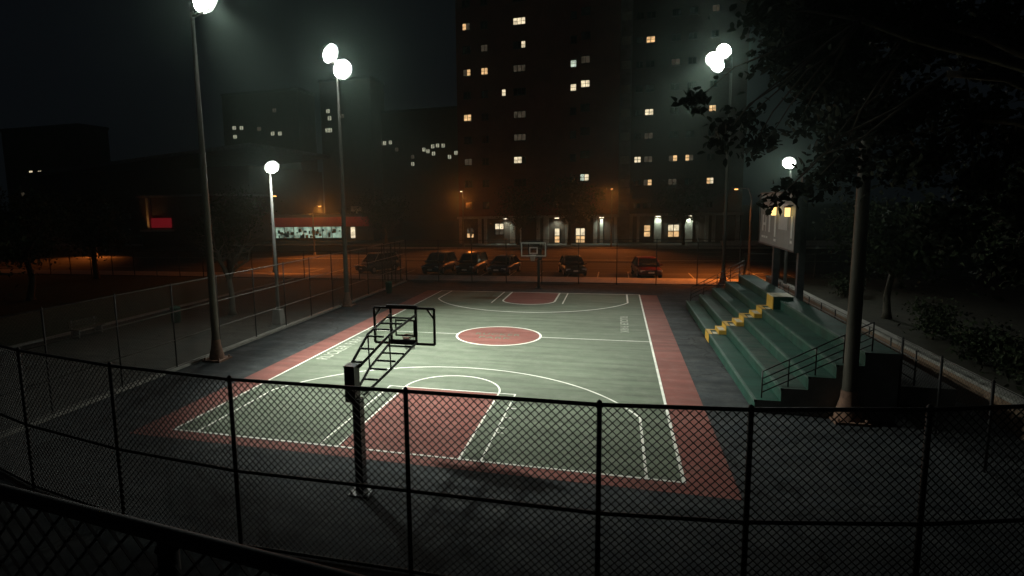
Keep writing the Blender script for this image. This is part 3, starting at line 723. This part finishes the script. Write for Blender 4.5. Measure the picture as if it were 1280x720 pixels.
colA=[(-18.4,1.5,2),(-15.4,1.3,2),(-9.6,2.3,3),(-1.0,1.1,1),(.85,1.6,2),(-12.2,.8,1)]
for c,(x,wd,pn_) in enumerate(colA):
    for k in range(0,11):
        if c in(5,) and k!=5: continue
        zoff=.45 if c==4 else 0
        ms=litA.get((c,k),[K_]); window(tA,x,zr(k)+zoff,wd*.88,1.12,84.0,pn_,ms)
def ground_floor(b,x0,x1,y,doors,xs,lights):
    MB().b2((x0,y+.3,.05),(x1,y+12,4.3)).build('ground_floor',M['brick2'],b)
    MB().b2((x0-.2,y-.7,4.3),(x1+.2,y+13,4.7)).build('cornice',M['conc'],b)
    for x,wd in xs: MB().b2((x-wd/2,y-.05,.08),(x+wd/2,y+.28,4.3)).build('pilaster',M['conc'],b)
    for x,z,wd,h,np_,ms in doors:
        f=MB(); 
        f.b2((x-wd/2-.12,y+.16,z-h/2-.1),(x+wd/2+.12,y+.26,z+h/2+.12)); fo=f.build('door' if z-h/2<.6 else 'window',M['frameb'],b)
        for k in range(np_):
            a=x-wd/2+wd*k/np_+.06; c=x-wd/2+wd*(k+1)/np_-.06; p=MB()
            p.b2((a,y+.12,z-h/2),(c,y+.155,z-.12)); p.build('pane',ms[1],fo)
            p=MB(); p.b2((a,y+.12,z+.02),(c,y+.155,z+h/2)); p.build('pane',ms[0],fo)
    for x in lights:
        MB().b2((x-.35,y-.55,4.2),(x+.35,y-.25,4.297)).build('soffit_lamp',M['paleens'],b)
        spot('soffit_light',(x,y-.42,4.15),(x,y+.1,0),380,130,1,(.85,1,.80),.15)
ground_floor(tA,-20.2,6.1,84.0,[(-13.2,2.5,1.5,1.8,2,(P_,D_)),(-3.5,1.35,.85,2.3,1,(P_,W_)),(.25,1.35,1.5,2.3,2,(P_,W_)),(-18.3,1.9,1.2,1.6,2,(D_,W_))],
    [(-20,.5),(-16.6,.6),(-15.6,.5),(-10.9,.9),(-9.7,.5),(-6.6,.6),(-5.3,.9),(-1.9,.5),(2.6,.6),(3.6,.5),(5.8,.5)],[-12,-3.5,3.6])
tB=thing('apartment_tower','darker right wing of the tower block with dim lit windows','building',(16,95,0))
MB().b2((7.9,86.0,4.7),(24.5,100,54)).build('wall',M['brick2'],tB)
MB().b2((6.1,85.2,.05),(7.9,86.4,54)).build('stair_strip',M['concdark'],tB)
sw=MB()
for k in range(12): sw.b2((6.3,85.14,5.4+k*3.66),(7.7,85.2,6.6+k*3.66))
sw.build('stair_strip_panels',M['conc'],tB)
colB=[(10.6,1.5,2),(9.0,1.2,2),(14.3,1.5,2),(16.7,1.4,2),(19.8,1.2,2)]
litB={(0,7):[W_],(0,4):[P_],(0,2):[D_],(0,1):[D_,W_],(1,2):[P_],(2,2):[D_,W_],(3,2):[W_,D_],(2,1):[D_],(4,1):[W_,P_],(4,4):[W_],(4,8):[D_],(0,3):[D_],(2,6):[D_]}
for c,(x,wd,pn_) in enumerate(colB):
    for k in range(0,10): window(tB,x,zr(k)-.6,wd*.88,1.0,86.0,pn_,litB.get((c,k),[K_]))
ground_floor(tB,7.9,24.5,86.0,[(10.7,1.9,1.0,1.8,1,(W_,W_)),(14.7,1.9,1.7,1.9,2,(P_,W_))],[(8.2,.5),(9.3,.4),(12.3,1.1),(16.9,1.2),(19.6,.5),(20.6,.5),(24,.6)],[12.3,16.9])
# plaza edge
lw=MB().b2((20.5,78.6,.08),(40,79.0,.75)); tag(lw.build('planter_wall',M['conc']),'low pale planter wall on the far pavement right of the towers','wall')

# shop at left
sh=thing('corner_shop','low brick shop with red fascia and bright display windows','building',(-54,100,0))
MB().b2((-66,95.0,.05),(-41,112,2.2)).b2((-66,95.3,2.2),(-41,112,5.0)).build('wall',M['brick2'],sh)
MB().b2((-64,94.6,2.85),(-42,95.28,4.75)).build('fascia',M['redsign'],sh)
MB().b2((-66.2,94.9,5.0),(-40.8,112.2,5.4)).build('roof',M['roof'],sh)
MB().b2((-45.6,94.7,5.9),(-43.2,94.9,6.9)).b2((-44.5,94.8,5.4),(-44.3,94.9,5.9)).build('roof_sign',M['cream'],sh)
x=-63.4
for k in range(8):
    fo=MB().b2((x,94.86,.55),(x+.12,95.0,2.85)).b2((x,94.86,.45),(x+2.2,95.0,.55)).build('window',M['frameb'],sh)
    if k<7 : MB().b2((x+.12,94.92,.55),(x+2.2,94.98,2.83)).build('pane',M['shop'],fo)
    x+=2.2
for q in(-62,-58.5,-55,-51.5,-48,-44.5):  # gooseneck lamps added to brighten the dark red fascia
    MB().tube([(q,95.2,5.2),(q,93.2,5.9),(q,92.4,5.7)],.03,6).lathe((q,92.4,5.5),[(.05,.2),(.2,.02)],10).build('added_fascia_lamp',M['housing'],sh)
    spot('added_fascia_light',(q,92.4,5.45),(q,94.6,3.8),45,150,1,(1,.75,.5),.1)
ob=MB()
for k in range(30):
    xx=-63+random.random()*15; hh=.3+random.random()*1.0
    ob.box((xx,94.80,.75+random.random()*1.4),(.25+random.random()*.5,.05,hh*.7))
ob.build('window_posters',M['frameb'],sh)
MB().b2((-45.9,94.86,.5),(-45.0,94.98,2.7)).build('lit_door',M['palewin'],sh)
# billboard house left
gb=thing('roadside_store','low dark store with a red lit sign and orange-lit corner','building',(-72,82,0))
MB().b2((-79.6,75.4,.05),(-63.6,95,9.3)).build('wall',M['brick2'],gb)
MB().b2((-79.9,75.0,9.3),(-63.3,95,9.7)).build('roof',M['concdark'],gb)
MB().b2((-77.4,74.6,3.7),(-76.9,75.3,9.2)).build('corner_pilaster',M['cream'],gb)
MB().b2((-76.7,74.9,3.75),(-72.6,75.38,5.5)).build('red_sign',M['redlit'],gb)
MB().b2((-78.6,74.0,3.05),(-72.2,75.38,3.4)).build('ledge',M['cream'],gb)
spot('sign_wash',(-77.2,72.6,3.0),(-76.5,75.4,7.5),130,80,1,(1,.42,.12),.2)
# large roofed hall far left
ha=thing('hall_building','huge dark hall with a shallow sloping roof beyond the left trees','building',(-110,130,0))
MB().b2((-157,120,0),(-86,160,18)).build('wall',M['brick2'],ha)
rf=MB(); rf.add([(-159,118,17.5),(-84,118,22.5),(-84,162,22.5),(-159,162,17.5),(-159,118,18.5),(-84,118,23.5),(-84,162,23.5),(-159,162,18.5)],[(0,3,2,1),(4,5,6,7),(0,1,5,4),(1,2,6,5),(2,3,7,6),(3,0,4,7)])
rf.build('roof',M['concdark'],ha)
def tower(label,x,y,wd,h,cols,lits,seed,m,ww=1.5):
    t=thing('distant_tower',label,'building',(x,y,0),'distant apartment towers')
    MB().b2((x-wd/2,y,0),(x+wd/2,y+14,h)).build('wall',M['brick2'],t)
    MB().b2((x-wd/2-.3,y-.3,h),(x+wd/2+.3,y+14.3,h+1)).build('roof',M['roof'],t)
    for (cx,cz,k) in lits:
        fo=MB().b2((cx-ww/2-.15,y-.10,cz-.9),(cx+ww/2+.15,y-.03,cz+.9)).build('window',M['frameb'],t)
        MB().b2((cx-ww/2,y-.14,cz-.75),(cx-.1,y-.105,cz+.75)).b2((cx+.1,y-.14,cz-.75),(cx+ww/2,y-.105,cz+.75)).build('pane',k,fo)
def px(u,v,Y):
    d=r_*((u+85.53-640)/734.69)+u_*(-(v+10.455-360)/734.69)+f_; t=(Y-CP.y)/d.y; return CP+d*t
FD=M['fardim']
def lits(pts,Y):
    out=[]
    for u,v,k in pts:
        p=px(u,v,Y); out.append((p.x,p.z,k))
    return out
tower('distant tower with two pale windows at the far left edge',-215,170,40,40,0,lits([(39,216,P_),(50,216,P_),(29,243,D_),(29,263,D_),(42,271,FD),(52,271,D_),(45,287,FD),(52,245,D_)],170),1,None,1.6)
tower('distant tower with small lights above the left park lamp',-137,205,36,54,0,lits([(293,160,FD),(302,160,FD),(294,171,FD),(324,161,D_),(341,167,FD),(350,167,FD),(343,138,D_)],205),2,None,1.6)
tower('narrow distant tower behind the second left floodlight pole',-98,205,22,56,0,lits([(410,139,FD),(412,148,FD),(409,163,FD),(413,163,FD),(428,145,D_)],205),3,None,1.5)
tower('wide distant block with a row of small lights left of the brick tower',-66,215,48,44,0,lits([(476,179,FD),(481,179,FD),(488,178,FD),(496,187,D_),(516,196,D_),(516,205,FD),(530,187,FD),(541,183,FD),(547,182,FD),(554,182,FD),(542,192,FD),(562,196,FD),(570,191,FD),(535,189,FD)],215),4,None,1.3)

# ------------------------------------------------------------------ street lamps
def street_lamp(x,y,h,label,arm,col,power,lens,ang=130,aim=(0,0)):
    t=thing('street_lamp',label,'street lamp',(x,y,0),'street lamps along the road')
    MB().tube([(x,y,0),(x,y,h*.9),(x+arm[0]*.25,y+arm[1]*.25,h),(x+arm[0],y+arm[1],h+.12)],[.11,.075,.06,.045],8).lathe((x,y,0),[(.2,0),(.2,.25),(.12,.45)],10).build('pole',M['galv'],t)
    c=(x+arm[0]*1.15,y+arm[1]*1.15,h+.1)
    hd=MB().box(c,(.32 if not arm[0] else .7,.32 if not arm[1] else .7,.13)).build('lamp_head',M['housing'],t)
    MB().box((c[0],c[1],c[2]-.11),(.26,.26,.09)).build('lens',lens,hd)
    spot('street_light',(c[0],c[1],c[2]-.2),(c[0]+aim[0],c[1]+aim[1],0),power,ang,.8,col,.12)
SO=(1,.23,.035)
street_lamp(17.3,43.0,7.7,'orange street lamp above the kerb right of the far court end',(-1.1,0),SO,8500,M['sodlens'],125,(-3,1))
street_lamp(-17.24,75.2,8.8,'pale street lamp on a thin pole left of the tower',(.0,-.8),SO,4500,M['paleens'],104,(3,-10))
street_lamp(-36.0,61.5,7.0,'small orange street lamp seen above the red shop',(1.0,0),SO,6500,M['sodlens'],130,(2,-6))
street_lamp(-72,58.0,5.2,'small pale street lamp among the far left trees',(.6,0),SO,4200,M['paleens'],125,(0,-4))
street_lamp(5.2,75.6,8.6,'added street lamp on the far kerb between the towers and the dark car',(0,-.8),SO,8500,M['sodlens'],108,(-2,-8))  # lamp added to carry the orange light across the middle of the road
street_lamp(-29.5,40.6,8.2,'unseen street lamp added behind the second left floodlight pole',(.0,.8),SO,8000,M['sodlens'],125,(2,6))  # unseen lamp put in as a source for the road's orange light

# ------------------------------------------------------------------ cars
def make_car(label,body_col,name='parked_car',suv=False,Lc=4.5,Wc=1.8,roofcol=None):
    H=1.72 if suv else 1.46; belt=1.02 if suv else .90; roof=H
    bm_=mat('car_paint',body_col,.28,var=.05,spec=.7)
    t=thing(name,label,'car',(0,0,0),'cars parked along the kerb')
    def loft(mb,st,n=14,p=.45,smooth=True):
        vs=[]
        for (y,z0,z1,hw) in st:
            for k in range(n):
                a=2*math.pi*k/n+math.pi/n; c,s=math.cos(a),math.sin(a)
                vs.append((hw*math.copysign(abs(c)**p,c), y,(z0+z1)/2+(z1-z0)/2*math.copysign(abs(s)**p,s)))
        N=len(st); fs=[(i*n+k,i*n+(k+1)%n,(i+1)*n+(k+1)%n,(i+1)*n+k) for i in range(N-1) for k in range(n)]
        fs+= [list(range(n))[::-1],[(N-1)*n+k for k in range(n)]]
        mb.add(vs,fs,smooth)
    h=Wc/2; F=-Lc/2; B=Lc/2; hood=belt-.10
    q=MB(); loft(q,[(F,.34,hood-.22,h*.78),(F+.08,.25,hood-.12,h*.90),(F+.5,.2,hood-.03,h*.98),(F+1.15,.19,hood+.03,h),(0,.19,belt,h),(B-.9,.19,belt+.02,h),(B-.25,.22,belt+.01,h*.97),(B-.05,.28,belt-.06,h*.9),(B,.36,belt-.18,h*.82)])
    q.build('body',bm_,t)
    gh=MB()
    fb,ft,rt,rb=(F+1.0,F+1.75,B-.45 if suv else B-1.3,B-.12 if suv else B-.5)
    def cab(mb,inset,z0,z1,yb0,yb1,yt0,yt1,w0,w1):
        vs=[(-w0,yb0,z0),(w0,yb0,z0),(w0,yb1,z0),(-w0,yb1,z0),(-w1,yt0,z1),(w1,yt0,z1),(w1,yt1,z1),(-w1,yt1,z1)]
        mb.add(vs,[(4,5,6,7),(0,1,5,4),(1,2,6,5),(2,3,7,6),(3,0,4,7),(3,2,1,0)])
    cab(gh,0,belt-.06,roof-.05,fb,rb,ft,rt,h*.92,h*.74)
    gh.build('windows',M['autoglass'],t)
    rf=MB(); loft(rf,[(ft-.06,roof-.10,roof-.03,h*.70),(ft+.15,roof-.10,roof+.005,h*.76),((ft+rt)/2,roof-.10,roof+.02,h*.78),(rt-.1,roof-.10,roof,h*.76),(rt+.08,roof-.10,roof-.03,h*.70)],14,.5)
    for sx in(-1,1):
        rf.tube([(sx*h*.92,fb+.02,belt-.04),(sx*h*.75,ft,roof-.05)],.045,6); rf.tube([(sx*h*.92,rb-.02,belt-.04),(sx*h*.75,rt,roof-.05)],.07,6)
        rf.tube([(sx*h*.935,.12,belt-.04),(sx*h*.755,.1,roof-.05)],.035,6)
    rf.build('roof',mat('car_roof_paint',roofcol,.3,var=.05) if roofcol else bm_,t)
    for sx in(-1,1):
        for y in(F+.85,B-.85):
            w=MB().tube([(sx*(h-.20),y,.33),(sx*(h+.012),y,.33)],.33,18).build('wheel',M['tyre'],t)
            MB().tube([(sx*(h+.0),y,.33),(sx*(h+.03),y,.33)],.20,12).build('rim',M['chrome'],w)
        MB().box((sx*h*.70,F+.075,hood-.22),(.36,.12,.15)).build('headlight',M['headlamp'],t)
        MB().box((sx*h*.74,B-.02,belt-.20),(.26,.10,.20)).build('tail_light',M['tail'],t)
        MB().box((sx*(h+.08),fb+.35,belt+.02),(.16,.12,.12)).build('mirror',bm_,t)
    MB().box((0,F+.01,.55),(.8,.06,.16)).box((0,F+.02,.36),(1.3,.08,.12)).build('grille',M['black'],t)
    MB().box((0,F-.03,.48),(.44,.02,.12)).build('front_plate',M['plate'],t)
    MB().box((0,B+.03,.60),(.44,.02,.13)).build('rear_plate',M['plate'],t)
    MB().box((0,B+.01,.40),(1.5,.10,.16)).build('rear_bumper',M['black'],t)
    MB().tube([(-.5,fb+.16,belt+.12),(.05,fb+.14,belt+.10)],.012,5).tube([(.05,fb+.16,belt+.12),(.55,fb+.14,belt+.10)],.012,5).build('wipers',M['galv'],t)
    return t
cars=[('pale-roofed dark minivan at the left end of the parked row',(.035,.04,.042),True,-18.4,42.9,R(-24),(.30,.28,.22)),
      ('dark blue car parked second from left, beyond the back fence',(.012,.022,.05),True,-11.5,42.8,R(-7),None),
      ('brownish dark estate car parked between two blue cars',(.05,.025,.018),True,-8.1,43.0,R(-5),None),
      ('blue-black car parked just left of the far hoop',(.015,.025,.06),False,-4.75,43.0,R(-10),None),
      ('black-green car parked just right of the far hoop',(.012,.022,.022),False,1.85,43.0,R(13),None),
      ('dark red car parked alone at the right end of the row',(.075,.010,.012),False,8.6,42.4,R(8),None)]
for lab,c,suv,x,y,rz,rc in cars:
    k=make_car(lab,c,suv=suv,roofcol=rc); k.location=(x,y,-.045); k.rotation_euler=(0,0,rz); k.scale=(1.16,1.08,1.2)

# ------------------------------------------------------------------ haze
hz=MB().b2((-600,-130,-1.2),(430,600,62)).build('haze',None)
hm=bpy.data.materials.new('night_haze'); hm.use_nodes=True; nt=hm.node_tree; nt.nodes.clear()
out=nt.nodes.new('ShaderNodeOutputMaterial'); pv=nt.nodes.new('ShaderNodeVolumePrincipled')
pv.inputs['Color'].default_value=(.70,.95,.82,1); pv.inputs['Density'].default_value=.0007; pv.inputs['Anisotropy'].default_value=.87
nt.links.new(pv.outputs[0],out.inputs['Volume']); hz.data.materials.clear(); hz.data.materials.append(hm); hz['kind']='stuff'

# ------------------------------------------------------------------ render settings
scn.view_settings.view_transform='Standard'; scn.view_settings.look='None'; scn.view_settings.gamma=1; scn.view_settings.exposure=0
scn.view_settings.use_curve_mapping=False
c=scn.cycles if hasattr(scn,'cycles') else None
if c:
    c.use_denoising=True
    try: c.denoiser='OPENIMAGEDENOISE'
    except Exception: pass
    c.max_bounces=6; c.diffuse_bounces=3; c.glossy_bounces=3; c.transparent_max_bounces=12; c.volume_bounces=0
    c.sample_clamp_indirect=4; c.caustics_reflective=False; c.caustics_refractive=False
    c.use_light_tree=True
